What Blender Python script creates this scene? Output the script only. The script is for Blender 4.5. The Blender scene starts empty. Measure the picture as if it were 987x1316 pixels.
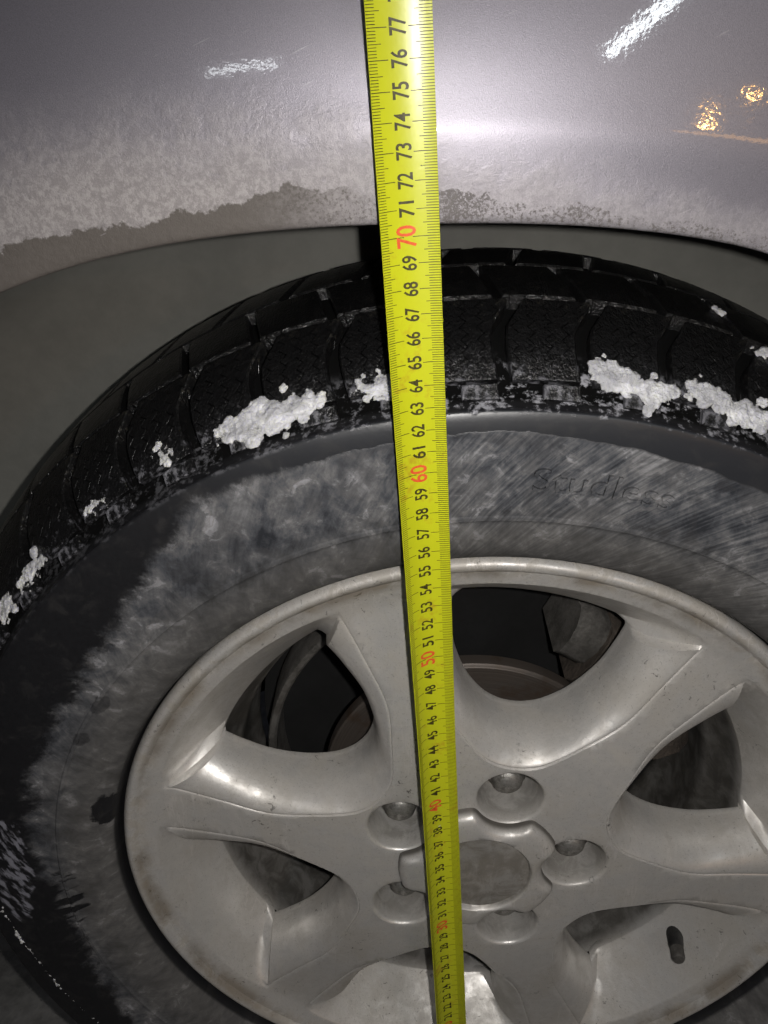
import bpy, bmesh, math, random
import numpy as np
from mathutils import Vector, Matrix, noise as mnoise
from mathutils.geometry import delaunay_2d_cdt
random.seed(7); rng = np.random.default_rng(7)
PI = math.pi; rad = math.radians
S = bpy.context.scene
COL = S.collection

# ------------------------------------------------------------------ camera
CAM = Vector((-0.0034, -0.3485, 0.7651))
PITCH, ROLL, YAW, FPX = 0.492, -0.0724, -0.0511, 1120.25
fwd = Vector((math.sin(YAW)*math.cos(PITCH), math.cos(YAW)*math.cos(PITCH), -math.sin(PITCH)))
r0 = Vector((math.cos(YAW), -math.sin(YAW), 0)); u0 = r0.cross(fwd)
rgt = math.cos(ROLL)*r0 + math.sin(ROLL)*u0; upv = -math.sin(ROLL)*r0 + math.cos(ROLL)*u0
cam = bpy.data.cameras.new('camera'); camo = bpy.data.objects.new('camera', cam); COL.objects.link(camo)
m = Matrix.Identity(4)
for i in range(3):
    m[i][0], m[i][1], m[i][2], m[i][3] = rgt[i], upv[i], -fwd[i], CAM[i]
camo.matrix_world = m
cam.sensor_fit = 'AUTO'; cam.sensor_width = 36.0; cam.lens = FPX/1316*36; cam.clip_start = 0.01; cam.clip_end = 100
S.camera = camo

# ------------------------------------------------------------------ light: phone flash beside the lens, garage lamps behind the camera
W = bpy.data.worlds.new('World'); S.world = W; W.use_nodes = True
bg = W.node_tree.nodes['Background']; bg.inputs[0].default_value = (0.75, 0.8, 1.0, 1); bg.inputs[1].default_value = 0.035
def lamp(name, kind, loc, energy, color=(1, 1, 1), **kw):
    l = bpy.data.lights.new(name, kind); l.energy = energy; l.color = color
    for k, v in kw.items(): setattr(l, k, v)
    o = bpy.data.objects.new(name, l); COL.objects.link(o); o.location = loc
    return o
def aim(o, target, roll_axis='Y'):
    o.rotation_euler = (Vector(target) - o.location).to_track_quat('-Z', roll_axis).to_euler()
flash = lamp('phone_flash', 'SPOT', CAM + rgt*0.021 + upv*0.004, 6.5, (1.0, 0.97, 0.935), shadow_soft_size=0.0035, spot_size=rad(142), spot_blend=1.0)
aim(flash, (.035, 0, .47))
def strip(name, p0, p1, width, power, color):          # ceiling tube between two points, facing down
    p0, p1 = Vector(p0), Vector(p1); o = lamp(name, 'AREA', (p0+p1)/2, power, color, shape='RECTANGLE', size=(p1-p0).length, size_y=width)
    x = (p1-p0).normalized(); z = (Vector((.0, 0, .8))-o.location); z = -(z-x*z.dot(x)).normalized(); y = z.cross(x)
    m = Matrix.Identity(3)
    for i in range(3): m[i][0], m[i][1], m[i][2] = x[i], y[i], z[i]
    o.rotation_euler = m.to_euler(); return o
strip('ceiling_tube', (2.02, -5.9, 2.9), (2.02, -3.0, 2.9), .12, 26, (.90, .97, 1.0))
strip('ceiling_tube', (-1.80, -5.6, 2.9), (-1.10, -5.6, 2.9), .07, 2.2, (.92, .97, 1.0))
for loc, pw, sz in (((5.36, -10.4, 3.40), 15, .12), ((7.10, -11.7, 4.1), 11, .11), ((6.9, -12.6, 3.3), 14, 1.5)):  # last, broad one is an added lamp standing in for a lit orange wall
    o = lamp('street_lamp_and_glow', 'AREA', loc, pw, (1.0, .50, .13), shape='RECTANGLE', size=sz*1.7, size_y=sz*.25); aim(o, (.1, 0, .74))
S.cycles.use_adaptive_sampling = True; S.cycles.adaptive_threshold = .02; S.cycles.max_bounces = 6; S.cycles.diffuse_bounces = 3; S.cycles.glossy_bounces = 3
S.view_settings.view_transform = 'Standard'; S.view_settings.look = 'None'
S.view_settings.exposure = 0.0; S.view_settings.gamma = 1.0; S.view_settings.use_curve_mapping = False

# ------------------------------------------------------------------ helpers
def empty(name, loc=(0, 0, 0), parent=None):
    o = bpy.data.objects.new(name, None); COL.objects.link(o); o.location = loc; o.empty_display_size = .05
    if parent: o.parent = parent
    return o
def tag(o, label=None, cat=None, group=None, kind=None):
    for k, v in (('label', label), ('category', cat), ('group', group), ('kind', kind)):
        if v: o[k] = v
    return o
def mesh(name, verts, faces, mat, parent=None, smooth=True, sharp=None):
    me = bpy.data.meshes.new(name); me.from_pydata([tuple(map(float, v)) for v in verts], [], faces); me.update()
    if smooth: me.polygons.foreach_set('use_smooth', [True]*len(me.polygons))
    if sharp is not None: me.set_sharp_from_angle(angle=rad(sharp))
    if mat: me.materials.append(mat)
    return inst(name, me, parent)
def inst(name, me, parent=None):
    o = bpy.data.objects.new(name, me); COL.objects.link(o)
    if parent: o.parent = parent
    return o
class Geo:
    def __init__(s): s.v = []; s.f = []
    def add(s, verts, faces):
        b = len(s.v); s.v += [tuple(v) for v in verts]; s.f += [tuple(i+b for i in f) for f in faces]
    def grid(s, rows, closed=False, flip=False):
        n = len(rows[0]); b = len(s.v)
        for r in rows: s.v += [tuple(p) for p in r]
        for j in range(len(rows)-1):
            for i in range(n if closed else n-1):
                k = (i+1) % n; q = (b+j*n+i, b+j*n+k, b+(j+1)*n+k, b+(j+1)*n+i)
                s.f.append(q[::-1] if flip else q)
def revolve(prof, n=360, a0=0., a1=360., flip=False):
    """profile of (r, y) about the wheel axis (local Y)"""
    g = Geo(); closed = abs(a1-a0) >= 359.99
    A = [rad(a0+(a1-a0)*i/(n if closed else n)) for i in range(n if closed else n+1)]
    g.grid([[(r*math.cos(a), y, r*math.sin(a)) for a in A] for r, y in prof], closed, flip)
    return g
def smooth_profile(pts, per=5):
    """Catmull-Rom through the points"""
    P = [np.array(p, float) for p in pts]; out = []
    for i in range(len(P)-1):
        p0 = P[max(i-1, 0)]; p1 = P[i]; p2 = P[i+1]; p3 = P[min(i+2, len(P)-1)]
        for k in range(per):
            t = k/per
            out.append(.5*((2*p1)+(-p0+p2)*t+(2*p0-5*p1+4*p2-p3)*t*t+(-p0+3*p1-3*p2+p3)*t**3))
    out.append(P[-1]); return out

# ------------------------------------------------------------------ material helper
class NT:
    def __init__(s, name):
        s.mat = bpy.data.materials.new(name); s.mat.use_nodes = True
        s.t = s.mat.node_tree; s.t.nodes.clear()
        s.out = s.t.nodes.new('ShaderNodeOutputMaterial'); s.b = s.t.nodes.new('ShaderNodeBsdfPrincipled')
        s.t.links.new(s.b.outputs[0], s.out.inputs[0])
        s.co = s.t.nodes.new('ShaderNodeTexCoord').outputs['Object']
    def set(s, sock, v):
        if isinstance(v, bpy.types.NodeSocket): s.t.links.new(v, sock)
        elif v is not None:
            if sock.type == 'RGBA' and not hasattr(v, '__len__'): v = (v, v, v, 1)
            elif sock.type == 'RGBA' and len(v) == 3: v = (*v, 1)
            elif sock.type == 'VECTOR' and not hasattr(v, '__len__'): v = (v, v, v)
            sock.default_value = v
    def p(s, **kw):
        for k, v in kw.items(): s.set(s.b.inputs[k.replace('_', ' ')], v)
        return s
    def math(s, op, a, b=None, c=None, clamp=False):
        n = s.t.nodes.new('ShaderNodeMath'); n.operation = op; n.use_clamp = clamp
        for i, v in enumerate((a, b, c)):
            if v is not None: s.set(n.inputs[i], v)
        return n.outputs[0]
    def sep(s, v=None):
        n = s.t.nodes.new('ShaderNodeSeparateXYZ'); s.set(n.inputs[0], v or s.co); return n.outputs
    def comb(s, x, y, z):
        n = s.t.nodes.new('ShaderNodeCombineXYZ')
        for i, v in enumerate((x, y, z)): s.set(n.inputs[i], v)
        return n.outputs[0]
    def map(s, v, scale=(1, 1, 1), rot=(0, 0, 0), loc=(0, 0, 0)):
        if tuple(rot) != (0, 0, 0):
            q = s.t.nodes.new('ShaderNodeMapping'); s.set(q.inputs['Vector'], v); q.inputs['Rotation'].default_value = rot; v = q.outputs[0]; rot = (0, 0, 0)
        n = s.t.nodes.new('ShaderNodeMapping'); s.set(n.inputs['Vector'], v)
        n.inputs['Scale'].default_value = scale; n.inputs['Rotation'].default_value = rot; n.inputs['Location'].default_value = loc
        return n.outputs[0]
    def noise(s, scale, detail=4, rough=.55, vec=None, dist=0, color=False):
        n = s.t.nodes.new('ShaderNodeTexNoise'); s.set(n.inputs['Vector'], vec or s.co)
        n.inputs['Scale'].default_value = scale; n.inputs['Detail'].default_value = detail
        n.inputs['Roughness'].default_value = rough; n.inputs['Distortion'].default_value = dist
        return n.outputs[1 if color else 0]
    def vor(s, scale, vec=None, feature='F1', rnd=1, out='Distance'):
        n = s.t.nodes.new('ShaderNodeTexVoronoi'); n.feature = feature; s.set(n.inputs['Vector'], vec or s.co)
        n.inputs['Scale'].default_value = scale; n.inputs['Randomness'].default_value = rnd
        return n.outputs[out]
    def step(s, x, lo, hi):
        """smooth 0..1 between lo and hi (lo may exceed hi)"""
        n = s.t.nodes.new('ShaderNodeMapRange'); n.interpolation_type = 'SMOOTHSTEP'
        s.set(n.inputs[0], x); s.set(n.inputs[1], lo); s.set(n.inputs[2], hi); return n.outputs[0]
    def mix(s, f, a, b):
        n = s.t.nodes.new('ShaderNodeMix'); n.data_type = 'RGBA'; s.set(n.inputs[0], f); s.set(n.inputs[6], a); s.set(n.inputs[7], b)
        return n.outputs[2]
    def mixf(s, f, a, b):
        n = s.t.nodes.new('ShaderNodeMix'); n.data_type = 'FLOAT'; s.set(n.inputs[0], f); s.set(n.inputs[2], a); s.set(n.inputs[3], b)
        return n.outputs[0]
    def ramp(s, x, stops):
        n = s.t.nodes.new('ShaderNodeValToRGB'); s.set(n.inputs[0], x); e = n.color_ramp.elements
        while len(e) < len(stops): e.new(.5)
        for k, (p, c) in enumerate(stops):
            e[k].position = p; e[k].color = (c, c, c, 1) if not hasattr(c, '__len__') else (*c, 1)
        return n.outputs[0]
    def curve(s, x, pts):
        n = s.t.nodes.new('ShaderNodeFloatCurve'); c = n.mapping.curves[0]
        while len(c.points) < len(pts): c.points.new(.5, .5)
        for q, (a, b) in zip(c.points, pts): q.location = (a, b); q.handle_type = 'AUTO'
        n.mapping.update(); s.set(n.inputs[1], x); return n.outputs[0]
    def bump(s, h, strength=.3, dist=.001, normal=None):
        n = s.t.nodes.new('ShaderNodeBump'); n.inputs['Strength'].default_value = strength
        n.inputs['Distance'].default_value = dist; s.set(n.inputs['Height'], h)
        if normal: s.set(n.inputs['Normal'], normal)
        return n.outputs[0]
    def polar(s):
        """angle (0..1 of a turn, from +X towards +Z) and radius in wheel coordinates"""
        x, y, z = s.sep()[:3]
        a = s.math('ARCTAN2', z, x); a = s.math('DIVIDE', a, 2*PI); a = s.math('FRACT', s.math('ADD', a, 1.0))
        r = s.math('SQRT', s.math('ADD', s.math('MULTIPLY', x, x), s.math('MULTIPLY', z, z)))
        return a, r, y

# ------------------------------------------------------------------ materials
def mat_paint():
    n = NT('silver_paint'); x, y, z = n.sep()[:3]
    # height above the arch lip, approximated by the lip's own curve
    lipz = n.math('SUBTRACT', .7036, n.math('MULTIPLY', .72, n.math('POWER', n.math('ADD', x, .035), 2)))
    h = n.math('SUBTRACT', z, lipz)
    n1 = n.noise(28, 6, .65); n2 = n.noise(170, 5, .7); n3 = n.noise(9, 3); nb = n.noise(60, 5, .7)
    fl = n.noise(2600, 1, .5)
    base = n.mix(fl, (.205, .193, .222), (.37, .352, .395))
    # dust film, thick at the left and by the lip
    top = n.curve(n.step(x, -.17, .17), [(0, .78), (.22, .66), (.45, .52), (.6, .40), (.8, .30), (1, .22)])
    top = n.math('MULTIPLY', top, .075)
    hh = n.math('ADD', h, n.math('MULTIPLY', n.math('SUBTRACT', n1, .5), .035))
    film = n.step(n.math('DIVIDE', hh, top), 1.25, .25)
    speck = n.step(n.math('ADD', n2, n.math('MULTIPLY', film, .25)), .46, .66)
    film = n.math('MULTIPLY', n.math('MULTIPLY', film, n.mixf(n.step(x, -.09, .05), .78, .40)), n.math('ADD', .60, n.math('MULTIPLY', .40, speck)))
    grit = n.noise(330, 4, .8); dust = n.mix(n.step(grit, .40, .62), (.28, .256, .244), (.43, .40, .385))
    # bare dark strip by the lip, left of the tape
    wl = n.curve(n.step(x, -.18, .12), [(0, .55), (.12, .50), (.3, .60), (.42, .80), (.5, .66), (.58, .62), (.7, .60), (.85, .42), (1, .3)])
    wl = n.math('MULTIPLY', wl, .02)
    wet = n.step(n.math('ADD', h, n.math('MULTIPLY', n.math('SUBTRACT', nb, .5), .018)), n.math('ADD', wl, .0007), n.math('SUBTRACT', wl, .0007))
    wetn = n.math('MULTIPLY', wet, n.mixf(n.step(x, -.075, .0), 1.0, n.math('MULTIPLY', .8, n.step(n.math('ADD', n.math('MULTIPLY', n.noise(700, 4, .8), .65), n.math('MULTIPLY', n1, .35)), .47, .57))))
    c = n.mix(film, base, dust); c = n.mix(n.math('MULTIPLY', wetn, .93), c, n.mix(n1, (.075, .064, .055), (.115, .10, .087)))
    dm = n.math('MAXIMUM', film, wetn)
    # fine scratches
    sc = n.noise(55, 2, .5, n.map(n.co, (1, 1, 14), (0, .35, 0))); sc = n.step(sc, .75, .78)
    c = n.mix(n.math('MULTIPLY', sc, .22), c, (.6, .58, .6))
    peel = n.noise(420, 2, .5)
    n.p(Base_Color=c, Metallic=n.mixf(dm, .60, .0), Roughness=n.mixf(dm, .44, .75), Coat_Weight=n.mixf(dm, 1., .12),
        Coat_Roughness=n.mixf(dm, .045, .3), Normal=n.bump(n.math('ADD', n.math('MULTIPLY', fl, .14), n.math('MULTIPLY', n.math('ADD', n2, grit), dm)), .38, .0012))
    n.set(n.b.inputs['Coat Normal'], n.bump(peel, .022, .001))
    return n.mat

def mat_rim(name='dusty_silver_alloy', dirt=.75):
    n = NT(name); a, r, y = n.polar()
    n1 = n.noise(22, 6, .6); n2 = n.noise(190, 5, .7); n3 = n.noise(70, 6, .65, dist=.6)
    base = n.mix(n2, (.60, .582, .556), (.71, .692, .665))
    dust = n.mix(n3, (.29, .266, .232), (.49, .462, .42))
    f = n.math('MULTIPLY', n.step(n.math('ADD', n.math('MULTIPLY', n1, .6), n.math('MULTIPLY', n3, .4)), .38, .62), dirt)
    f = n.math('MAXIMUM', f, n.math('MULTIPLY', n.step(r, .197, .206), n.step(n3, .40, .58)))
    c = n.mix(f, base, dust)
    # dark specks and dry run marks
    sp = n.step(n.noise(210, 4, .7, dist=1.5), .615, .67); sp = n.math('MULTIPLY', sp, n.step(n1, .46, .60))
    c = n.mix(n.math('MULTIPLY', sp, .8), c, (.06, .055, .05))
    run = n.noise(75, 4, .6, n.map(n.co, (1.0, 1.0, .16)), dist=.35)
    run = n.math('MULTIPLY', n.step(n.math('ABSOLUTE', n.math('SUBTRACT', run, .52)), .022, .006), n.step(n.noise(16, 2), .44, .56))
    c = n.mix(n.math('MULTIPLY', run, .55), c, (.60, .57, .54))
    fl = n.step(n.noise(1100, 2, .6), .60, .70); c = n.mix(n.math('MULTIPLY', fl, .42), c, (.20, .185, .165))
    pk = n.math('MULTIPLY', n.math('MULTIPLY', n.step(y, -.0065, .004), n.step(r, .083, .079)), n.mixf(n.step(n3, .38, .6), .2, .6)); c = n.mix(pk, c, (.19, .178, .162))  # nut pockets: depth shading painted into the colour, along with grime
    if name.startswith('grimy'): c = n.mix(n.math('MULTIPLY', n.step(y, -.0125, -.0085), .85), c, (.07, .062, .052)); c = n.mix(n.math('MULTIPLY', n.step(r, .0308, .0300), n.mixf(n.step(n3, .36, .62), .45, .85)), c, (.165, .15, .128))  # cap foot painted dark for the seam gap; disc face is grime
    # brown grime collected in the groove inside the flange
    gr = n.math('MULTIPLY', n.step(r, .199, .206), n.step(r, .2125, .208)); gr = n.math('MULTIPLY', gr, n.step(n1, .42, .6))
    c = n.mix(n.math('MULTIPLY', gr, .6), c, (.17, .13, .085))
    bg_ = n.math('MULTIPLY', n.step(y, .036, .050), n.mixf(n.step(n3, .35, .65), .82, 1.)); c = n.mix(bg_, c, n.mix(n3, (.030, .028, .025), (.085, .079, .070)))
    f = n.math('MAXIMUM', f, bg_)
    n.p(Base_Color=c, Metallic=n.mixf(f, .50, .12), Roughness=n.mixf(f, .37, .52),
        Normal=n.bump(n.math('ADD', n2, n.math('MULTIPLY', n3, .6)), .22, .0009))
    return n.mat

def mat_tyre():
    n = NT('dusty_tyre_rubber'); a, r, y = n.polar()
    deg = lambda d: d/360.
    vec = n.comb(n.math('MULTIPLY', a, 1.75), n.math('MULTIPLY', r, 1.0), 0)          # metres round the tyre, metres outward
    n1 = n.noise(26, 6, .65, vec); n2 = n.noise(300, 5, .7); n3 = n.noise(90, 6, .65, vec, dist=.5)
    pts = [(0, .285), (40, .285), (65, .286), (77, .288), (88, .2912), (102, .290), (112, .2912), (119, .286), (127, .273), (136, .2635), (144, .260), (158, .2625), (168, .262), (178, .255), (192, .254), (208, .264), (240, .281), (300, .285), (360, .285)]
    bd = n.curve(a, [(deg(d), (v-.24)/.06) for d, v in pts]); bd = n.math('ADD', n.math('MULTIPLY', bd, .06), .24)
    jag = n.noise(62, 5, .62, n.map(vec, (1, .5, 1), (0, 0, .5)))
    amp = n.curve(a, [(0, .2), (.25, .12), (.30, .2), (.34, .8), (.5, 1.0), (.6, .7), (1, .2)])
    bd = n.math('ADD', bd, n.math('MULTIPLY', n.math('SUBTRACT', jag, .5), n.math('MULTIPLY', amp, .040)))
    side = n.step(y, .0, -.012)
    soft = n.mixf(n.step(a, deg(100), deg(122)), .0008, .0050); dd = n.math('ADD', n.math('DIVIDE', n.math('SUBTRACT', r, bd), soft), n.math('MULTIPLY', n.math('SUBTRACT', n.noise(420, 4, .75), .5), 1.6))
    dusty = n.math('MULTIPLY', n.step(dd, 1., -1.), side)
    # brushed streaks, leaning
    st = n.noise(700, 2, .5, n.map(vec, (1, .06, 1), (0, 0, -.75))); st2 = n.noise(95, 4, .65, n.map(vec, (1, .45, 1), (0, 0, -.6)), dist=1.2)
    right = n.step(a, deg(104), deg(88))
    tone = n.math('ADD', n.math('ADD', n.math('MULTIPLY', n1, .44), n.math('MULTIPLY', n3, .32)), n.math('ADD', n.math('MULTIPLY', n.math('SUBTRACT', st, .5), n.mixf(right, .07, .30)), n.math('MULTIPLY', st2, .24)))
    dust = n.ramp(tone, [(.39, (.022, .024, .029)), (.47, (.064, .067, .075)), (.54, (.122, .122, .126)), (.64, (.245, .243, .25))])
    pale = n.math('MULTIPLY', n.step(n3, .56, .64), n.step(n1, .44, .58)); dust = n.mix(n.math('MULTIPLY', pale, .7), dust, (.33, .328, .345))
    td = n.noise(34, 5, .6, vec, dist=.8); tide = n.math('MULTIPLY', n.step(n.math('ABSOLUTE', n.math('SUBTRACT', td, .5)), .022, .004), n.math('MULTIPLY', n.step(n1, .42, .60), n.step(n3, .40, .58)))
    dust = n.mix(n.math('MULTIPLY', tide, .55), dust, (.18, .172, .168)); dust = n.mix(n.math('MULTIPLY', n.step(td, .47, .42), .35), dust, (.045, .044, .046))
    brown = n.step(r, .262, .232); dust = n.mix(n.math('MULTIPLY', brown, .55), dust, n.mix(n3, (.072, .067, .060), (.140, .132, .121)))
    # wet patches wiped dark, and two dabs of painted rim-protector shading
    def blob(d, rr, da, dr, seed):
        u = n.math('DIVIDE', n.math('SUBTRACT', a, deg(d)), da/360.); v = n.math('DIVIDE', n.math('SUBTRACT', r, rr), dr)
        q = n.math('SQRT', n.math('ADD', n.math('MULTIPLY', u, u), n.math('MULTIPLY', v, v)))
        q = n.math('ADD', q, n.math('MULTIPLY', n.math('SUBTRACT', n.noise(seed, 3, .6), .5), 1.1)); return n.step(q, 1.05, .9)
    wipe_shade = n.math('MAXIMUM', blob(163.5, .2225, 3.0, .009, 120), n.math('MULTIPLY', blob(180, .249, 5.0, .012, 90), n.step(n.noise(160, 2, .5, n.map(vec, (1, .12, 1), (0, 0, .25))), .53, .47)))
    wipe_shade = n.math('MAXIMUM', wipe_shade, n.math('MULTIPLY', .5, n.math('MAXIMUM', blob(143, .2455, 1.6, .004, 150), blob(149.5, .246, 1.3, .004, 170))))  # rim-protector shading painted as two dark patches
    dusty = n.math('MULTIPLY', n.math('MULTIPLY', dusty, n.math('SUBTRACT', 1, wipe_shade)), n.step(r, .2188, .2200))  # no dust at the bead: dark of the rim gap put into the colour
    clean = n.mix(n2, (.005, .005, .006), (.014, .014, .016)); film = n.math('MULTIPLY', n.math('MULTIPLY', n.step(a, deg(125), deg(100)), n.step(a, deg(40), deg(66))), n.step(r, .3012, .3002))
    clean = n.mix(n.math('MULTIPLY', film, .6), clean, (.030, .032, .037))
    # frost dusted over the shoulder
    fz = n.math('MULTIPLY', n.step(r, .2985, .301), n.step(r, .3185, .311)); fz = n.math('MULTIPLY', fz, n.step(y, .01, -.004))
    fa = n.curve(a, [(0, 0), (.16, .25), (.19, .75), (.235, 1), (.26, .7), (.30, .35), (.36, .12), (.5, .1), (1, 0)])
    fr = n.math('MULTIPLY', n.math('MULTIPLY', fz, fa), n.step(n.math('ADD', n.math('MULTIPLY', n2, .5), n.math('MULTIPLY', n.noise(85, 4, .7), .5)), .50, .60))
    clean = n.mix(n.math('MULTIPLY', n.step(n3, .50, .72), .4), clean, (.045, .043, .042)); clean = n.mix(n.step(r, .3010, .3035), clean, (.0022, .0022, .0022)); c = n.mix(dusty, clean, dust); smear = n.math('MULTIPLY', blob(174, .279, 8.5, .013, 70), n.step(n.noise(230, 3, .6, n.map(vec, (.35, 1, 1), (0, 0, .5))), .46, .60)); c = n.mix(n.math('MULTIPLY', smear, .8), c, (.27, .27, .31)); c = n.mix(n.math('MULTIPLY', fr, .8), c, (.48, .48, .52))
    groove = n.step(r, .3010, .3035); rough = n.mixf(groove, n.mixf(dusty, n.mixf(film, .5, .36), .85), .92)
    n.p(Base_Color=c, Roughness=rough, Specular_IOR_Level=n.mixf(groove, n.mixf(dusty, .5, .25), .12),
        Normal=n.bump(n.math('ADD', n.math('MULTIPLY', tone, n.math('MULTIPLY', dusty, 1.2)), n.math('MULTIPLY', n2, n.math('ADD', .12, fr))), .35, .0016))
    return n.mat

NB = 54
def mat_tread():
    n = NT('wet_tread_rubber'); a, r, y = n.polar()
    n1 = n.noise(300, 4, .7); n2 = n.noise(60, 4, .7); n3 = n.noise(1500, 1, .5)
    c = n.mix(n1, (.0035, .0035, .004), (.011, .0108, .0108))
    c = n.mix(n.math('MULTIPLY', n.step(n1, .54, .68), n.step(n2, .48, .62)), c, (.045, .041, .033))
    fz = n.math('MULTIPLY', n.step(r, .325, .309), n.step(y, .012, -.004))
    fr = n.math('MULTIPLY', fz, n.step(n.math('ADD', n.math('MULTIPLY', n1, .5), n.math('MULTIPLY', n2, .5)), .50, .60))
    c = n.mix(n.math('MULTIPLY', fr, .38), c, (.34, .34, .38))
    sp = n.step(n3, .80, .84); c = n.mix(sp, c, (.35, .35, .36))
    wave = n.noise(900, 2, .5, n.map(n.co, (1, .12, 1)))
    zig = n.math('PINGPONG', y, .0032); sip = n.math('SINE', n.math('ADD', n.math('MULTIPLY', a, 2*PI*NB*5/2), n.math('MULTIPLY', zig, 420.)))
    sip = n.math('MULTIPLY', n.step(n.math('ABSOLUTE', sip), .16, .05), n.step(r, .316, .319)); c = n.mix(sip, c, (.0008, .0008, .0008))
    n1 = n.math('SUBTRACT', n1, n.math('MULTIPLY', sip, 1.2))
    n.p(Base_Color=c, Roughness=n.mixf(n2, .18, .46), Normal=n.bump(n.math('ADD', n1, n.math('MULTIPLY', wave, .5)), .6, .0022))
    return n.mat

def simple(name, c1, c2, scale, rough=.7, metal=0., bump=.3, dist=.001, detail=5, **kw):
    n = NT(name); a = n.noise(scale, detail, .65); b = n.noise(scale*7, 3, .6)
    f = n.step(n.math('ADD', n.math('MULTIPLY', a, .7), n.math('MULTIPLY', b, .3)), .36, .64)
    n.p(Base_Color=n.mix(f, c1, c2), Roughness=rough, Metallic=metal, Normal=n.bump(n.math('ADD', a, b), bump, dist), **kw)
    return n.mat

def mat_disc():
    n = NT('rusty_brake_iron'); a, r, y = n.polar()
    g = n.noise(900, 2, .5, n.comb(0, n.math('MULTIPLY', r, 1.), 0)); q = n.noise(45, 5, .65)
    c = n.mix(g, (.055, .045, .038), (.13, .11, .095)); c = n.mix(n.step(q, .52, .70), c, (.075, .052, .037))
    n.p(Base_Color=c, Roughness=.5, Metallic=.45, Normal=n.bump(g, .4, .0006)); return n.mat

def mat_tape():
    n = NT('yellow_tape_lacquer'); x, y, z = n.sep()[:3]
    q = n.noise(60, 5, .7); q2 = n.noise(260, 4, .7)
    c = n.mix(q, (.52, .55, .011), (.60, .62, .018))
    grime = n.math('MULTIPLY', n.step(n.math('ADD', n.math('MULTIPLY', q, .6), n.math('MULTIPLY', q2, .4)), .53, .68), n.step(z, .78, .60))
    c = n.mix(n.math('MULTIPLY', grime, .65), c, (.46, .25, .02))
    chip = n.step(n.noise(95, 3, .6), .735, .76); c = n.mix(n.math('MULTIPLY', chip, .6), c, (.62, .60, .50))
    n.p(Base_Color=c, Roughness=.34, Coat_Weight=.25, Coat_Roughness=.25, Normal=n.bump(q2, .12, .0006)); return n.mat

def mat_snow():
    n = NT('packed_snow'); q = n.noise(420, 4, .7); q2 = n.noise(90, 4, .6)
    c = n.mix(n.step(q2, .40, .64), (.46, .46, .48), (.78, .78, .81))
    n.p(Base_Color=c, Roughness=.6, Subsurface_Weight=.6, Subsurface_Radius=(.004, .004, .005), Subsurface_Scale=.6,
        Normal=n.bump(n.math('ADD', q, n.math('MULTIPLY', n.noise(1100, 2), .9)), .55, .0016)); return n.mat

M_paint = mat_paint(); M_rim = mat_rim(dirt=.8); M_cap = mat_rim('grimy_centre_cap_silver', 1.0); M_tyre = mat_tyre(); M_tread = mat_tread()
M_liner = simple('dusty_liner_felt', (.165, .163, .147), (.20, .197, .178), 11, .95, 0, .3, .0012)
M_void = simple('shade_black_underbody', (.004, .004, .004), (.008, .008, .008), 20, .9)  # near-black colour stands for deep shade in the liner gap and wheel interior
M_disc = mat_disc()
M_cast = simple('dusty_cast_iron', (.06, .056, .05), (.135, .127, .117), 70, .75, .25, .5, .0015)
M_cast2 = simple('rusty_caliper_iron', (.030, .024, .019), (.075, .06, .048), 50, .8, .1, .6, .002)
M_nut = simple('dull_nut_steel', (.14, .132, .12), (.34, .33, .31), 130, .42, .6, .3)
M_rubber = simple('valve_rubber', (.012, .012, .012), (.035, .034, .032), 120, .6)
M_tape = mat_tape(); M_snow = mat_snow()
M_black = simple('tape_black_ink', (.035, .030, .006), (.075, .062, .010), 500, .5, 0, .05)
M_red = simple('tape_red_ink', (.70, .085, .02), (.78, .13, .035), 500, .5, 0, .05)
M_steel = simple('hook_steel', (.35, .35, .35), (.5, .5, .5), 90, .4, .8)
M_ground = simple('icy_concrete', (.10, .098, .092), (.22, .215, .205), 9, .85, 0, .5, .004)

# ------------------------------------------------------------------ setting
gg = Geo(); nx = 60
def gz(x, y): return .006*mnoise.noise(Vector((x*6, y*6, 0))) + .003*mnoise.noise(Vector((x*25, y*25, 3)))
gg.grid([[(-3+6*i/nx, -3+6*j/nx, gz(-3+6*i/nx, -3+6*j/nx)-.004) for i in range(nx+1)] for j in range(nx+1)])
tag(mesh('ground', gg.v, gg.f, M_ground), 'grey icy concrete floor under the car', kind='structure')

# ------------------------------------------------------------------ the car
WC = Vector((0.0199, 0.0233, 0.3233))
car = tag(empty('car', (0, 0, 0)), 'silver car seen at its fender, wheel arch and dusty alloy wheel', 'car')
wheel = empty('wheel', WC, car)

# --- fender: lip curve in polar form about the wheel centre, panel grown outward from it
LIPT = [(-20, .395), (0, .388), (30, .378), (52, .3745), (62, .3735), (72.3, .3783), (77.5, .3775), (81.5, .3771), (86, .3772), (91.6, .3788), (95.3, .3816), (97.8, .3838), (102.6, .389), (108, .3962), (114, .4045), (118, .4095), (124, .417), (135, .427), (155, .436), (180, .440), (200, .445)]
la = np.array([a for a, r in LIPT]); lr = np.array([r for a, r in LIPT])
def lip_r(deg):
    v = 0.; w = 0.
    for k in range(-6, 7):
        g = math.exp(-(k/3.)**2); v += g*np.interp(deg+k*.8, la, lr); w += g
    return v/w
def fender_y(v, x):
    """outward surface: flat flange below the crease at v = .035, leaning in above it"""
    base = .0012 + .20*(x-.0)**2
    a = v-.0345; soft = .0035
    lean = .5*(a+math.sqrt(a*a+soft*soft))          # smooth hinge
    b = max(0., v-.05)
    return base - .0003*math.exp(-((v-.031)/.009)**2) + .012*max(0, .034-v)*.6 + lean*.17 + 1.1*b*b
angs = np.concatenate([np.arange(-20, 50, 2.5), np.arange(50, 130, .6), np.arange(130, 201, 2.5)])
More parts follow.
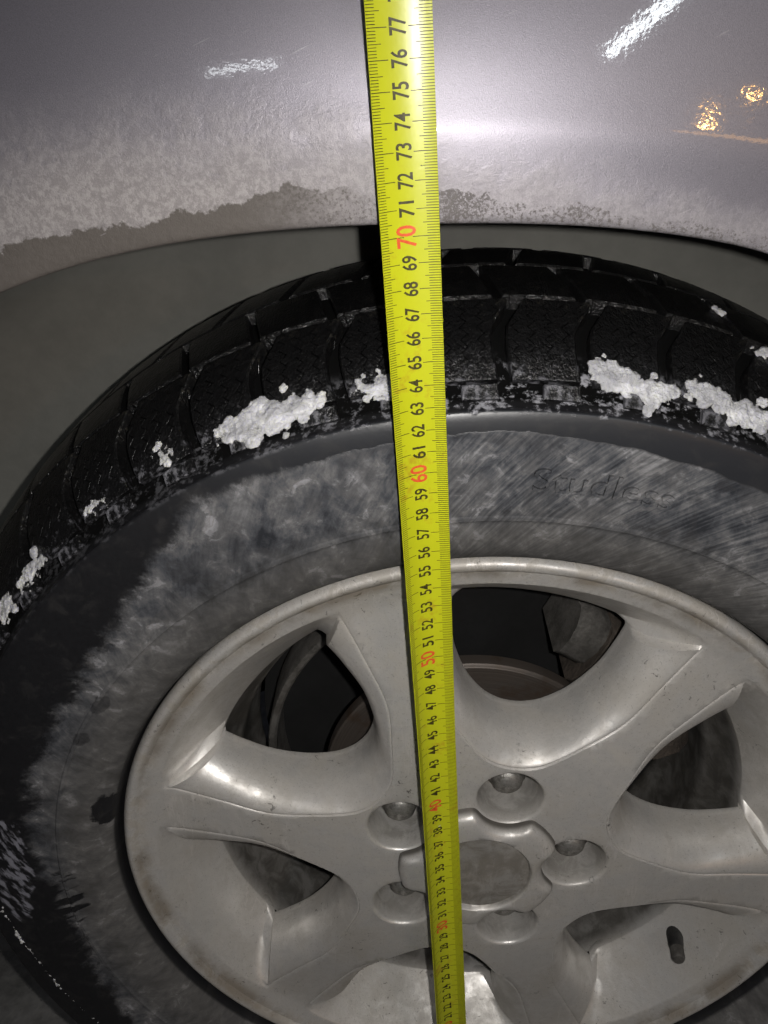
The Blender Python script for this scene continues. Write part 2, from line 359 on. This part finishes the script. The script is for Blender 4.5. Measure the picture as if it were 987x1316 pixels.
vs = [0, .001, .002, .0035, .006, .009, .013, .017, .021, .025, .028, .030, .032, .0335, .035, .0365, .038, .040, .043, .047, .052, .058, .065, .073, .082, .092, .103, .116, .13, .15, .18, .22, .27]
def fpt(a, v):
    R = lip_r(a)+v; x = WC.x+R*math.cos(rad(a)); z = WC.z+R*math.sin(rad(a))
    return x, z
rows = []
for kin in [(.020, .018), (.010, .0185), (.0035, .016), (.0012, .010), (.0004, .0045), (.0001, .0018)]:   # the lip turned in under the edge
    dv, dy = kin
    rows.append([(fpt(a, dv)[0], fender_y(0, fpt(a, 0)[0])+dy, fpt(a, dv)[1]) for a in angs])
for v in vs:
    e = .0012*math.exp(-v/.0012)
    rows.append([(fpt(a, v)[0], fender_y(v, fpt(a, v)[0])+e, fpt(a, v)[1]) for a in angs])
g = Geo(); g.grid(rows, flip=False)
fender = mesh('fender', g.v, g.f, M_paint, car)
fender['label'] = 'silver metallic fender with dust film and grime along the arch lip'

# --- wheel arch liner in two panels with a dark gap between
def liner(a0, a1, name, edge=None):
    prof = [(.004, .012), (.010, .03), (.016, .06), (.018, .11), (.014, .16), (.002, .195), (-.022, .218), (-.06, .232), (-.12, .240), (-.22, .243)]
    prof = smooth_profile(prof, 4); g = Geo(); n = int(abs(a1-a0)/1.2)+2; rows = []
    for dv, y in prof:
        row = []
        for i in range(n):
            f = i/(n-1); a = a0+(a1-a0)*f
            if edge: a += edge(y)*(1-f)
            R = lip_r(a)+dv; row.append((WC.x+R*math.cos(rad(a)), y+.2*(WC.x+R*math.cos(rad(a)))**2*.5, WC.z+R*math.sin(rad(a))))
        rows.append(row)
    g.grid(rows); return mesh(name, g.v, g.f, M_liner, car)
liner(101.5, 205, 'wheel_arch_liner', lambda y: -8.0*min(1, max(0, (y-.01)/.16))**.8)
liner(91.2, -25, 'wheel_arch_liner')
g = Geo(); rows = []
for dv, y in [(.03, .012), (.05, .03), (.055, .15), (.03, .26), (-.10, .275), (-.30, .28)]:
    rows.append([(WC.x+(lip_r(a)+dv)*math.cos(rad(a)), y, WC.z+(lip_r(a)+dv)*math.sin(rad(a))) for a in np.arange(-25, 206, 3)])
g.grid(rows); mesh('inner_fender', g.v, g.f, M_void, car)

# --- tyre carcass
side = [(.2085, .010), (.2145, .0055), (.2172, .001), (.2178, -.004), (.2195, -.0085), (.2235, -.0125), (.231, -.0170), (.240, -.0200), (.2462, -.0213)]
ridge = [(.2470, -.0222), (.2486, -.0223), (.2494, -.0217)]
side2 = [(.256, -.0228), (.268, -.0238), (.280, -.0239), (.290, -.0234), (.2960, -.0226), (.2995, -.0217), (.3006, -.0209), (.3009, -.0196)]
tread_in = [(.3018, -.0176), (.3040, -.0120), (.3070, -.0075), (.312, .001), (.319, .012), (.325, .024), (.3290, .036), (.332, .055), (.3335, .08), (.3335, .105), (.332, .125), (.328, .137), (.320, .147), (.310, .158), (.28, .168), (.25, .165), (.215, .140), (.205, .135)]
prof = smooth_profile(side, 3)+ridge+smooth_profile(side2, 4)+smooth_profile(tread_in, 3)
g = revolve(prof, 360); tyre = mesh('tyre', g.v, g.f, M_tyre, wheel, sharp=40)
tyre['label'] = 'black winter tyre with dust-brushed sidewall'

# --- tread blocks: four rows, each block its own piece
PITCHA = 360./NB; PH = 87.2
outer = smooth_profile([(.3035, -.0178), (.3062, -.0150), (.3105, -.0105), (.318, -.002), (.326, .010), (.332, .022), (.336, .034), (.339, .055), (.3405, .08), (.3405, .105), (.339, .125), (.335, .140), (.326, .152), (.312, .160)], 8)
OP = np.array(outer)
def prof_between(y0, y1, n):
    ys = np.linspace(y0, y1, n); return [(np.interp(y, OP[:, 1], OP[:, 0]), y) for y in ys]
def prof_normal(k, pr):
    a = np.array(pr[max(k-1, 0)]); b = np.array(pr[min(k+1, len(pr)-1)]); d = b-a; d /= np.linalg.norm(d); return np.array((d[1], -d[0]))
def block_geo(g, y0, y1, w0, w1, depth, skew=lambda y: 0., bev=.0009, n=8, na=5, lift=0.):
    pr = prof_between(y0, y1, n); rows = []
    def pt(k, a, d, dk=0):
        r, y = pr[k]; nv = prof_normal(k, pr); r2 = r+nv[0]*d; y2 = y+nv[1]*d+dk
        aa = rad(a+skew(y)); return (r2*math.cos(aa), y2, r2*math.sin(aa))
    A = np.linspace(w0, w1, na); be = math.degrees(bev/.33)
    ring = []
    top = []
    for k in range(n):
        dk = bev if k == 0 else (-bev if k == n-1 else 0)
        top.append([pt(k, min(max(a, w0+be), w1-be), lift, dk) for a in A])
    b0 = len(g.v); g.grid(top, flip=True)
    # perimeter, top -> bevel -> base
    per = [(0, i) for i in range(na)]+[(k, na-1) for k in range(1, n)]+[(n-1, i) for i in range(na-2, -1, -1)]+[(k, 0) for k in range(n-2, 0, -1)]
    up = [top[k][i] for k, i in per]; mid = [pt(k, A[i], lift-bev) for k, i in per]; lo = [pt(k, A[i], -depth) for k, i in per]
    g.grid([up, mid, lo], closed=True)
def row_mesh(y0, y1, half, depth, skew, pads=False):
    g = Geo(); block_geo(g, y0, y1, -half, half, depth, skew)
    if pads:   # small raised pads on the shoulder flank under the block
        block_geo(g, -.0168, -.0118, -half, half*.1, .003, lambda y: 0., .0006, 4, 3)
    me = bpy.data.meshes.new('tread_block'); me.from_pydata([tuple(map(float, v)) for v in g.v], [], g.f); me.update()
    me.polygons.foreach_set('use_smooth', [True]*len(me.polygons)); me.set_sharp_from_angle(angle=rad(32)); me.materials.append(M_tread); return me
def kink(y): return -.9*max(0., min(1., (y-.014)/.014)) + .35*math.sin((y+.01)/.03*PI)
rowsT = [(row_mesh(-.0100, .0310, 2.76, .0085, kink, True), 0.), (row_mesh(.0342, .0765, 2.95, .0085, lambda y: -.9+30*(y-.055)), 1.6),
         (row_mesh(.0800, .1225, 2.95, .0085, lambda y: .8-34*(y-.10)), 3.4), (row_mesh(.1262, .1530, 2.9, .0085, lambda y: .4), 1.0)]
for k in range(NB):
    for me, off in rowsT:
        o = inst('tread_block', me, wheel); o.rotation_euler = (0, -rad(PH+PITCHA*(k+.5)+off), 0)

# --- raised sidewall word
def text_mesh(body, size=1., offset=0., ext=0., xs=1., space=1.):
    c = bpy.data.curves.new('txt', 'FONT'); c.body = body; c.size = size; c.offset = offset; c.extrude = ext
    c.align_x = 'CENTER'; c.align_y = 'CENTER'; c.space_character = space; c.resolution_u = 3
    o = bpy.data.objects.new('txt', c); COL.objects.link(o)
    dg = bpy.context.evaluated_depsgraph_get(); me = bpy.data.meshes.new_from_object(o.evaluated_get(dg))
    V = [(v.co.x*xs, v.co.y, v.co.z) for v in me.vertices]; Fc = [tuple(p.vertices) for p in me.polygons]
    bpy.data.objects.remove(o); bpy.data.curves.remove(c); bpy.data.meshes.remove(me); return V, Fc
SP = np.array([p for p in prof[:60]])
def side_y(r):
    best = [(p[0], p[1]) for p in prof if p[1] < -.003]; best.sort(); return np.interp(r, [b[0] for b in best], [b[1] for b in best])
def arc_text(body, deg, r, size, xs, parent, name, h=.0017):
    V, Fc = text_mesh(body, size, .0, .0005, xs); out = []
    for x, y, z in V:
        a = rad(deg)-x/r; rr = r+y; out.append((rr*math.cos(a), side_y(rr)-(h if z > 0 else -.001), rr*math.sin(a)))
    o = mesh(name, out, Fc, M_tyre, parent, smooth=False); return o
arc_text('Studless', 77.6, .2685, .0165, 1.22, wheel, 'raised_lettering')['label'] = 'raised word on the dusty sidewall'

# --- alloy rim
HUBY = -.007
def face_y(r):
    f = min(1., max(0., (r-.072)/.125)); f = f*f*(3-2*f)
    y = HUBY+(.003-HUBY)*f
    if r > .187: q = min(1., (r-.187)/.020); y = .0030-.0052*q*q*(1.6-.6*q)
    return y
Kh = smooth_profile([(0, 79.5), (9, 80.5), (19, 85), (34, 98), (55, 119), (69, 146), (83.5, 177)], 9)
Wh = smooth_profile([(0, 94), (8, 95), (19, 100), (32, 112.5), (43, 131), (48.5, 149), (51, 163)], 9)
NO = 30
def contour(half, r_out, pw):
    right = [(-p[0], p[1]) for p in half[::-1]]; left = [(p[0], p[1]) for p in half[1:]]
    a0 = math.atan2(half[-1][0], half[-1][1]); R0 = math.hypot(*half[-1]); arc = []
    for i in range(1, NO):
        f = i/NO; a = a0+(-2*a0)*f; R = R0+(r_out-R0)*(1-abs(2*f-1)**pw); arc.append((R*math.sin(a), R*math.cos(a)))
    return np.array(right+left+arc)/1000.
K = contour(Kh, 198, 6); Wn = contour(Wh, 171, 4); NS = 2*len(Kh)-1
wout = np.zeros(len(K)); wout[NS:] = 1.; wout[NS] = wout[-1] = .75; wout[0] = wout[NS-1] = .45
def scoop_rings():
    rings = []
    for s in [0, .025, .05, .08, .12, .18, .26, .35, .45, .55, .65, .74, .82, .885, .93, .965, .99, 1.]:
        P = K+(Wn-K)*s; q = 2.3
        dside = .0275*(1-(1-s**q)**(1/q))+.0025*s + .0006*math.exp(-((s-.05)/.028)**2)*(s > 0)
        dout = .036*s+.003*s*s
        rings.append((P, dside*(1-wout)+dout*wout, s))
    for d, ins in ((.002, .0002), (.0045, .0008), (.0055, .0004)):
        c = Wn.mean(0); P = Wn+(c-Wn)*ins/.05; rings.append((P, None, d))
    return rings
rings = scoop_rings(); last = rings[17][1]
gr = Geo()
CEN = [76+60*k for k in range(6)]
Kworld = []
for c in CEN:
    rc = rad(c); er = np.array((math.cos(rc), math.sin(rc))); et = np.array((-math.sin(rc), math.cos(rc)))
    def to(P): return P[:, :1]*et+P[:, 1:]*er
    Kw = to(K); Kworld.append(Kw); hk = np.array([face_y(math.hypot(*p)) for p in Kw]); rows = []
    for P, d, s in rings:
        Q = to(P)
        if d is None: y = (hk*0+last)+s
        else: y = hk*(1-s)+d
        rows.append([(q[0], yy, q[1]) for q, yy in zip(Q, y)])
    gr.grid(rows, closed=True, flip=False)
# flat face: constrained triangulation of the disc less the windows and the nut pockets
LUGR, LUGP = .0575, .0198; LUGA = [-73+72*k for k in range(5)]
lugc = [(LUGR*math.cos(rad(a)), LUGR*math.sin(rad(a))) for a in LUGA]
pts = []; edges = []
def loop(L):
    b = len(pts)
    for p in L: pts.append(Vector((float(p[0]), float(p[1]))))
    for i in range(len(L)): edges.append((b+i, b+(i+1) % len(L)))
for Kw in Kworld: loop(Kw)
pocket_mouth = []
for cx, cz in lugc:
    L = [(cx+(LUGP+.0012)*math.cos(2*PI*i/56), cz+(LUGP+.0012)*math.sin(2*PI*i/56)) for i in range(56)]; pocket_mouth.append(L); loop(L)
loop([(.2072*math.cos(2*PI*i/360), .2072*math.sin(2*PI*i/360)) for i in range(360)])
for rr in (.2045, .2015, .1985, .196, .1945, .193):
    for i in range(300): a = 2*PI*(i+.5*(rr > .2))/300; pts.append(Vector((rr*math.cos(a), rr*math.sin(a))))
for i in range(-38, 39):
    for j in range(-38, 39):
        x = i*.0051+(.0025 if j % 2 else 0); z = j*.0051
        if math.hypot(x, z) < .190: pts.append(Vector((x, z)))
def inside(P, L):
    L = np.asarray(L); x0, z0 = L[:, 0], L[:, 1]; x1, z1 = np.roll(x0, -1), np.roll(z0, -1); r = np.zeros(len(P), bool)
    for a, b, c, d in zip(x0, z0, x1, z1):
        m_ = ((b > P[:, 1]) != (d > P[:, 1]))
        with np.errstate(divide='ignore', invalid='ignore'): r ^= m_ & (P[:, 0] < (c-a)*(P[:, 1]-b)/(d-b)+a)
    return r
n_con = max(max(e) for e in edges)+1
free = np.array([(p.x, p.y) for p in pts[n_con:]]); bad = np.zeros(len(free), bool)
for L in Kworld+[np.array(l) for l in pocket_mouth]: bad |= inside(free, L)
pts = pts[:n_con]+[p for p, b in zip(pts[n_con:], bad) if not b]
cv, ce, cf, *_ = delaunay_2d_cdt(pts, edges, [], 0, 1e-6)
V2 = np.array([(v.x, v.y) for v in cv]); C2 = np.array([V2[list(f)].mean(0) for f in cf]); kill = np.hypot(C2[:, 0], C2[:, 1]) > .2072
for L in Kworld+[np.array(l) for l in pocket_mouth]: kill |= inside(C2, L)
Fk = [tuple(f) for f, k in zip(cf, kill) if not k]
def ccw(f):
    a, b, c = V2[f[0]], V2[f[1]], V2[f[2]]; return (b[0]-a[0])*(c[1]-a[1])-(b[1]-a[1])*(c[0]-a[0]) > 0
gr.add([(x, face_y(math.hypot(x, z)), z) for x, z in V2], [f if ccw(f) else f[::-1] for f in Fk])
for cx, cz in lugc:
    hy = face_y(LUGR); rows = []
    for rr, y in [(LUGP+.0012, hy), (LUGP+.0004, hy+.0003), (LUGP-.0003, hy+.0010), (LUGP-.0008, hy+.0024), (LUGP-.0018, .012), (LUGP-.0028, .025), (LUGP-.0065, .0295), (.004, .0305), (.0001, .0305)]:
        rows.append([(cx+rr*math.cos(2*PI*i/56), y, cz+rr*math.sin(2*PI*i/56)) for i in range(56)])
    gr.grid(rows, closed=True)
bead = smooth_profile([(.2070, -.0022), (.2080, -.0035), (.2095, -.0050), (.2118, -.0058), (.2138, -.0050), (.2153, -.0028), (.2158, .0002), (.2148, .0045), (.2120, .0085)], 4)
b = revolve(bead, 360, flip=False); gr.add(b.v, b.f)
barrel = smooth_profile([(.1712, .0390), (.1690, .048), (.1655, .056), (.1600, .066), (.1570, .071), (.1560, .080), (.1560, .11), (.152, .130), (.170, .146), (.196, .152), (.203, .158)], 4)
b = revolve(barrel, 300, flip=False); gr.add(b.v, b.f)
# back skin so the casting is closed from behind
b = revolve([(.020, .040), (.075, .040), (.082, .0395)], 120, flip=True); gr.add(b.v, b.f)
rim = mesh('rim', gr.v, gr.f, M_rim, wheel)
bm = bmesh.new(); bm.from_mesh(rim.data); bmesh.ops.remove_doubles(bm, verts=bm.verts, dist=.00003); bmesh.ops.recalc_face_normals(bm, faces=bm.faces)
bm.to_mesh(rim.data); bm.free(); rim.data.polygons.foreach_set('use_smooth', [True]*len(rim.data.polygons)); rim.data.set_sharp_from_angle(angle=rad(48))
rim['label'] = 'dusty silver six-spoke alloy rim'

# --- centre cap with five scallops
def cap_R(a):
    R = .0480; best = R
    for cx, cz in lugc:
        ca, sa = math.cos(a), math.sin(a); bq = ca*cx+sa*cz; cq = cx*cx+cz*cz-(LUGP+.0010)**2; D = bq*bq-cq
        if D > 0 and bq > 0: best = min(best, bq-math.sqrt(D))
    return best
NA = 240; AA = [2*PI*i/NA for i in range(NA)]; RR = [cap_R(a) for a in AA]
RR = [sum(RR[(i+k) % NA]*w for k, w in ((-2, .1), (-1, .2), (0, .4), (1, .2), (2, .1))) for i in range(NA)]
rows = []
for f, y in [(1.03, .012), (1.02, -.0078), (1.0, -.0112), (.975, -.0130), (.94, -.0142), (.89, -.0150)]: rows.append([(R*f*math.cos(a), y, R*f*math.sin(a)) for a, R in zip(AA, RR)])
for t, y in [(.6, -.0155), (1., -.0152)]: rows.append([((R*.89*(1-t)+.0312*t)*math.cos(a), y, (R*.89*(1-t)+.0312*t)*math.sin(a)) for a, R in zip(AA, RR)])
for r_, y in [(.0306, -.0145), (.0300, -.0126), (.0294, -.0121), (.0284, -.0123), (.025, -.0126), (.013, -.0128), (.0002, -.0129)]: rows.append([(r_*math.cos(a), y, r_*math.sin(a)) for a in AA])
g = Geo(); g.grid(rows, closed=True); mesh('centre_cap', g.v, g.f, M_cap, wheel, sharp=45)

# --- wheel nuts in the pockets
g = Geo(); hexa = [2*PI*i/48 for i in range(48)]
def hexr(a, r): return r/math.cos((a % (PI/3))-PI/6)
rows = [[(hexr(a, .0093)*math.cos(a), .026, hexr(a, .0093)*math.sin(a)) for a in hexa], [(hexr(a, .0093)*math.cos(a), .013, hexr(a, .0093)*math.sin(a)) for a in hexa]]
for r_, y in [(.0092, .0118), (.0085, .0098), (.0066, .0080), (.0035, .0070), (.0002, .0067)]: rows.append([(r_*math.cos(a), y, r_*math.sin(a)) for a in hexa])
g.grid(rows, closed=True)
for k, (cx, cz) in enumerate(lugc):
    if k == 0: o = mesh('wheel_nut', g.v, g.f, M_nut, wheel, sharp=40); nut_me = o.data
    else: o = inst('wheel_nut', nut_me, wheel)
    o.location = (cx, -.004, cz)

# --- valve stem
def tube(path, radii, n=20, cap=True):
    g = Geo(); P = [Vector(p) for p in path]; rows = []
    for i, p in enumerate(P):
        d = (P[min(i+1, len(P)-1)]-P[max(i-1, 0)]).normalized(); a = d.orthogonal().normalized(); b_ = d.cross(a)
        if i: a = (pa-d*pa.dot(d)).normalized(); b_ = d.cross(a)
        pa = a; rows.append([p+(a*math.cos(2*PI*k/n)+b_*math.sin(2*PI*k/n))*radii[i] for k in range(n)])
    g.grid(rows, closed=True, flip=True)
    if cap: g.f.append(tuple(range((len(P)-1)*n, len(P)*n))); g.f.append(tuple(range(n-1, -1, -1)))
    return g
va = rad(-40.5)
def vp(r, y, t=0): return (r*math.cos(va)-t*math.sin(va), y, r*math.sin(va)+t*math.cos(va))
g = tube([vp(.186, .036), vp(.1835, .031), vp(.181, .026), vp(.1795, .022), vp(.1785, .0185), vp(.178, .015)], [.0080, .0072, .0060, .0054, .0052, .0046]); valve = mesh('valve_stem', g.v, g.f, M_rubber, wheel, sharp=50)
g = tube([vp(.1781, .0155), vp(.1768, .008), vp(.1764, .006)], [.0046, .0046, .0036]); mesh('valve_cap', g.v, g.f, M_cast, wheel, sharp=50)

# --- brake behind the spokes
brake = empty('brake', WC, car)
g = revolve([(.0002, .0605), (.055, .0605), (.060, .062), (.0955, .062), (.0980, .0635), (.0985, .0665), (.0985, .0715), (.060, .0720)], 160); mesh('brake_disc', g.v, g.f, M_disc, brake, sharp=30)
g = revolve([(.1335, .121), (.1345, .088), (.1360, .0865), (.1395, .0862), (.1405, .088), (.1405, .121)], 120, 126, 300); mesh('dust_shield', g.v, g.f, M_cast, brake, sharp=40)
def sector_block(r0, r1, y0, y1, a0, a1, name, mat, n=10, bulge=.0):
    g = Geo(); rows = []
    sec = [(r0, y1), (r0, y0+.006), (r0+.006, y0), ((r0+r1)/2, y0-bulge), (r1-.008, y0), (r1, y0+.008), (r1, y1)]
    for i in range(n+1):
        a = rad(a0+(a1-a0)*i/n); sh = .004*math.sin(PI*i/n)
        rows.append([((r+sh*(r > (r0+r1)/2))*math.cos(a), y, (r+sh*(r > (r0+r1)/2))*math.sin(a)) for r, y in sec])
    g.grid(rows, closed=True); g.f.append(tuple(range(len(sec)))); g.f.append(tuple(range(n*len(sec)+len(sec)-1, n*len(sec)-1, -1)))
    return mesh(name, g.v, g.f, mat, brake, sharp=75)
sector_block(.100, .1465, .062, .125, 8, 52, 'caliper', M_cast2, 12, .004)
sector_block(.112, .1465, .066, .120, 52, 61, 'caliper_bracket', M_cast, 6, .002)
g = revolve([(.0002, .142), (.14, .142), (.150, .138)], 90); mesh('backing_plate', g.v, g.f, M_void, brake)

# ------------------------------------------------------------------ tape measure standing on the floor, held up past the arch
TX, TY = -.0045, -.0041; TW = .0235; TOFF = -.004
def tape_pt(a, s, off=0.):
    """a across (-.5 left .. .5 right), s metres up; concave printed side towards the viewer"""
    k = float(np.interp(s, [0, .30, .45, .60, .70, .78, .9], [1.75, 1.75, 1.65, 1.1, .85, .6, .5])); a0 = .27
    # integrate the bowed cross-section analytically about a0
    def X(q): return math.sin(k*(q-a0))/k
    def D(q): return (math.cos(k*(q-a0))-1)/k
    cx = .5*(X(-.5)+X(.5)); x = (X(a)-cx)*TW; y = D(a)*TW
    th = -k*(a-a0); nx_, ny_ = math.sin(th), -math.cos(th)
    return (TX*s+x+nx_*off, TOFF+TY*s+y+ny_*off, s)
tape = tag(empty('tape_measure', (0, TOFF, 0)), 'yellow steel tape measure held upright in front of the wheel', 'tape measure')
def tl(p): return (p[0], p[1]-TOFF, p[2])
TOP = .93; ns = 190; na = 14; g = Geo()
g.grid([[tl(tape_pt(-.5+i/na, .004+(TOP-.004)*j/ns)) for i in range(na+1)] for j in range(ns+1)])
g.grid([[tl(tape_pt(-.5+i/na, .004+(TOP-.004)*j/ns, -.0003)) for i in range(na+1)] for j in range(ns+1)], flip=True)
for e in (-.5, .5):
    g.grid([[tl(tape_pt(e, .004+(TOP-.004)*j/ns, o_)) for o_ in (0, -.0003)] for j in range(ns+1)], flip=e > 0)
blade = mesh('blade', g.v, g.f, M_tape, tape, sharp=50)
tk = Geo(); OFFS = .00012
def tick(s, a0, a1, w=.00026, n=3):
    b = [[tl(tape_pt(a0+(a1-a0)*i/n, s+d, OFFS)) for i in range(n+1)] for d in (-w/2, w/2)]; tk.grid(b)
for mm in range(10, 920):
    s = mm/1000.
    if mm % 100 == 0: tick(s, -.5, -.09, .0003, 6); tick(s, .06, .5, .0003, 6)
    elif mm % 10 == 0: tick(s, -.5, -.185, .0003, 5); tick(s, .135, .5, .0003, 5)
    elif mm % 5 == 0: tick(s, -.5, -.285); tick(s, .235, .5)
    else: tick(s, -.5, -.36); tick(s, .30, .5)
mesh('graduation_marks', tk.v, tk.f, M_black, blade, smooth=False)
for n_ in range(1, 92):
    red = n_ % 10 == 0; body = str(n_)
    V, Fc = text_mesh(body, 1., .018 if not red else .015, 0., 1.)
    xs = [v[0] for v in V]; ys = [v[1] for v in V]; x0, x1, y0, y1 = min(xs), max(xs), min(ys), max(ys)
    L, Hh = ((.0083 if red else .0057)*(1 if len(body) > 1 else .5), .0080 if red else .0061)
    out = []
    for x, y, z in V:
        al = ((x-x0)/(x1-x0)-.5)*L; ac = ((y-y0)/(y1-y0)-.5)*Hh
        out.append(tl(tape_pt(-ac/TW-.02-(.03 if red else 0), n_/100.+al+.0002, OFFS*1.6)))
    mesh('red_numeral' if red else 'black_numeral', out, Fc, M_red if red else M_black, blade, smooth=False)
g = Geo()
g.grid([[tl(tape_pt(-.35+.7*i/6, z_, o_)) for i in range(7)] for z_, o_ in ((.022, .0006), (.003, .0006), (.002, .0004), (.002, -.009), (.001, -.0095), (.001, .0004))])
mesh('end_hook', g.v, g.f, M_steel, tape, sharp=30)

# ------------------------------------------------------------------ snow clumps lying on the tyre shoulder
def shoulder(deg, y, lift=0.):
    if y > .2: r, y = y, side_y(y)-lift
    else: r = np.interp(y, OP[:, 1], OP[:, 0])+lift
    return WC+Vector((r*math.cos(rad(deg)), y, r*math.sin(rad(deg))))
def clump(path, size, label, seed, n=40, flat=.42):
    """lumps strewn along a path of (angle, y, radius factor) fused into one mass"""
    rnd = random.Random(seed); bm = bmesh.new(); P = path; n = int(n*2.6)
    c0 = shoulder(P[len(P)//2][0], P[len(P)//2][1])
    for i in range(n):
        f = rnd.random()*(len(P)-1); k = min(int(f), len(P)-2); f -= k
        a = P[k][0]*(1-f)+P[k+1][0]*f; y = P[k][1]*(1-f)+P[k+1][1]*f; w = P[k][2]*(1-f)+P[k+1][2]*f
        a += rnd.gauss(0, .45)*w; y += rnd.gauss(0, .0022 if y < .2 else .0008)*w; rr = size*w*rnd.choice((.16, .22, .3, .38, .5, .64))
        p = shoulder(a, y)-c0; nv = Vector((math.cos(rad(a))*.75, -.66, math.sin(rad(a))*.75)).normalized()
        mt = Matrix.Translation(p+nv*rr*rnd.uniform(-.15, .25)) @ nv.to_track_quat('Z', 'Y').to_matrix().to_4x4() @ Matrix.Rotation(rnd.random()*6, 4, 'Z') @ Matrix.Diagonal((rr*1.25, rr*rnd.uniform(.8, 1.3), rr*flat*rnd.uniform(.7, 1.1), 1))
        bmesh.ops.create_icosphere(bm, subdivisions=2, radius=1, matrix=mt)
    me = bpy.data.meshes.new('snow_clump'); bm.to_mesh(me); bm.free()
    o = bpy.data.objects.new('snow_clump', me); COL.objects.link(o)
    md = o.modifiers.new('r', 'REMESH'); md.mode = 'VOXEL'; md.voxel_size = .00062
    dg = bpy.context.evaluated_depsgraph_get(); me2 = bpy.data.meshes.new_from_object(o.evaluated_get(dg)); o.modifiers.clear(); o.data = me2; bpy.data.meshes.remove(me)
    nr = [v.normal.copy() for v in me2.vertices]
    for v, nn in zip(me2.vertices, nr):
        q = v.co*420+Vector((seed, 0, 0)); d = mnoise.fractal(q*1.4, .8, 2., 4)*.0007 + mnoise.noise(v.co*170+Vector((seed*3, 1, 2)))*.0009; v.co += nn*d
    me2.polygons.foreach_set('use_smooth', [True]*len(me2.polygons)); me2.materials.append(M_snow)
    o.location = c0; tag(o, label, 'snow', 'snow clumps stuck to the tyre shoulder'); return o
clump([(111.5, -.0080, .7), (109.5, -.009, 1.), (107.5, -.0095, 1.3), (105.5, -.0098, 1.25), (103.6, -.0090, .8), (102.2, -.0085, .6)], .0050, 'large jagged snow clump on the tyre shoulder left of the tape', 1, 75)
clump([(98.9, -.0088, .7), (97.8, -.0085, 1.), (96.9, -.0080, .8)], .0042, 'small snow clump on the tyre touching the left edge of the tape', 2, 28)
clump([(79.8, -.0030, .75), (79.4, -.0070, .9), (77.6, -.0090, 1.), (75.9, -.0100, 1.05), (74.3, -.0105, .9)], .0048, 'long snow clump right of the tape with an upright nub', 3, 70)
clump([(71.8, -.0055, .9), (70.2, -.0080, 1.1), (68.3, -.0090, .9), (66.6, -.0085, .8), (65.4, -.0095, 1.)], .0050, 'lumpy snow clump on the tyre near the right edge of the picture', 4, 70)
clump([(117.2, -.0040, .9), (116.4, -.0080, .7)], .0036, 'pea-sized snow lump left of the large jagged clump', 5, 12)
clump([(132.2, -.0080, .6), (134.2, -.009, 1.), (136.2, -.0095, .8)], .0040, 'loose snow patch on the dark left flank of the tyre, upper one', 6, 26)
clump([(138.6, -.0095, .9), (141.0, -.0090, .9)], .0046, 'snow lump cut by the left edge of the picture', 7, 22)
clump([(67.7, .0590, 1.), (67.3, .0610, .6)], .0030, 'tiny snow crumb on the far tread at upper right', 8, 8)
clump([(65.4, .0240, 1.), (64.9, .0260, 1.)], .0042, 'snow crumb on the tread at the right picture edge', 9, 10)
clump([(126.2, -.0068, .6), (125.0, -.0075, .8), (123.4, -.009, .6)], .0028, 'thin broken snow crust on the tyre between pea-sized lump and left patch', 10, 16, .4)
clump([(181, .291, .8), (184, .289, .3), (187, .2885, .9), (192, .286, .5), (196, .286, .9), (199, .285, .3), (206, .284, .8)], .0022, 'thin snow line along the lower left tyre edge', 11, 60, .5)
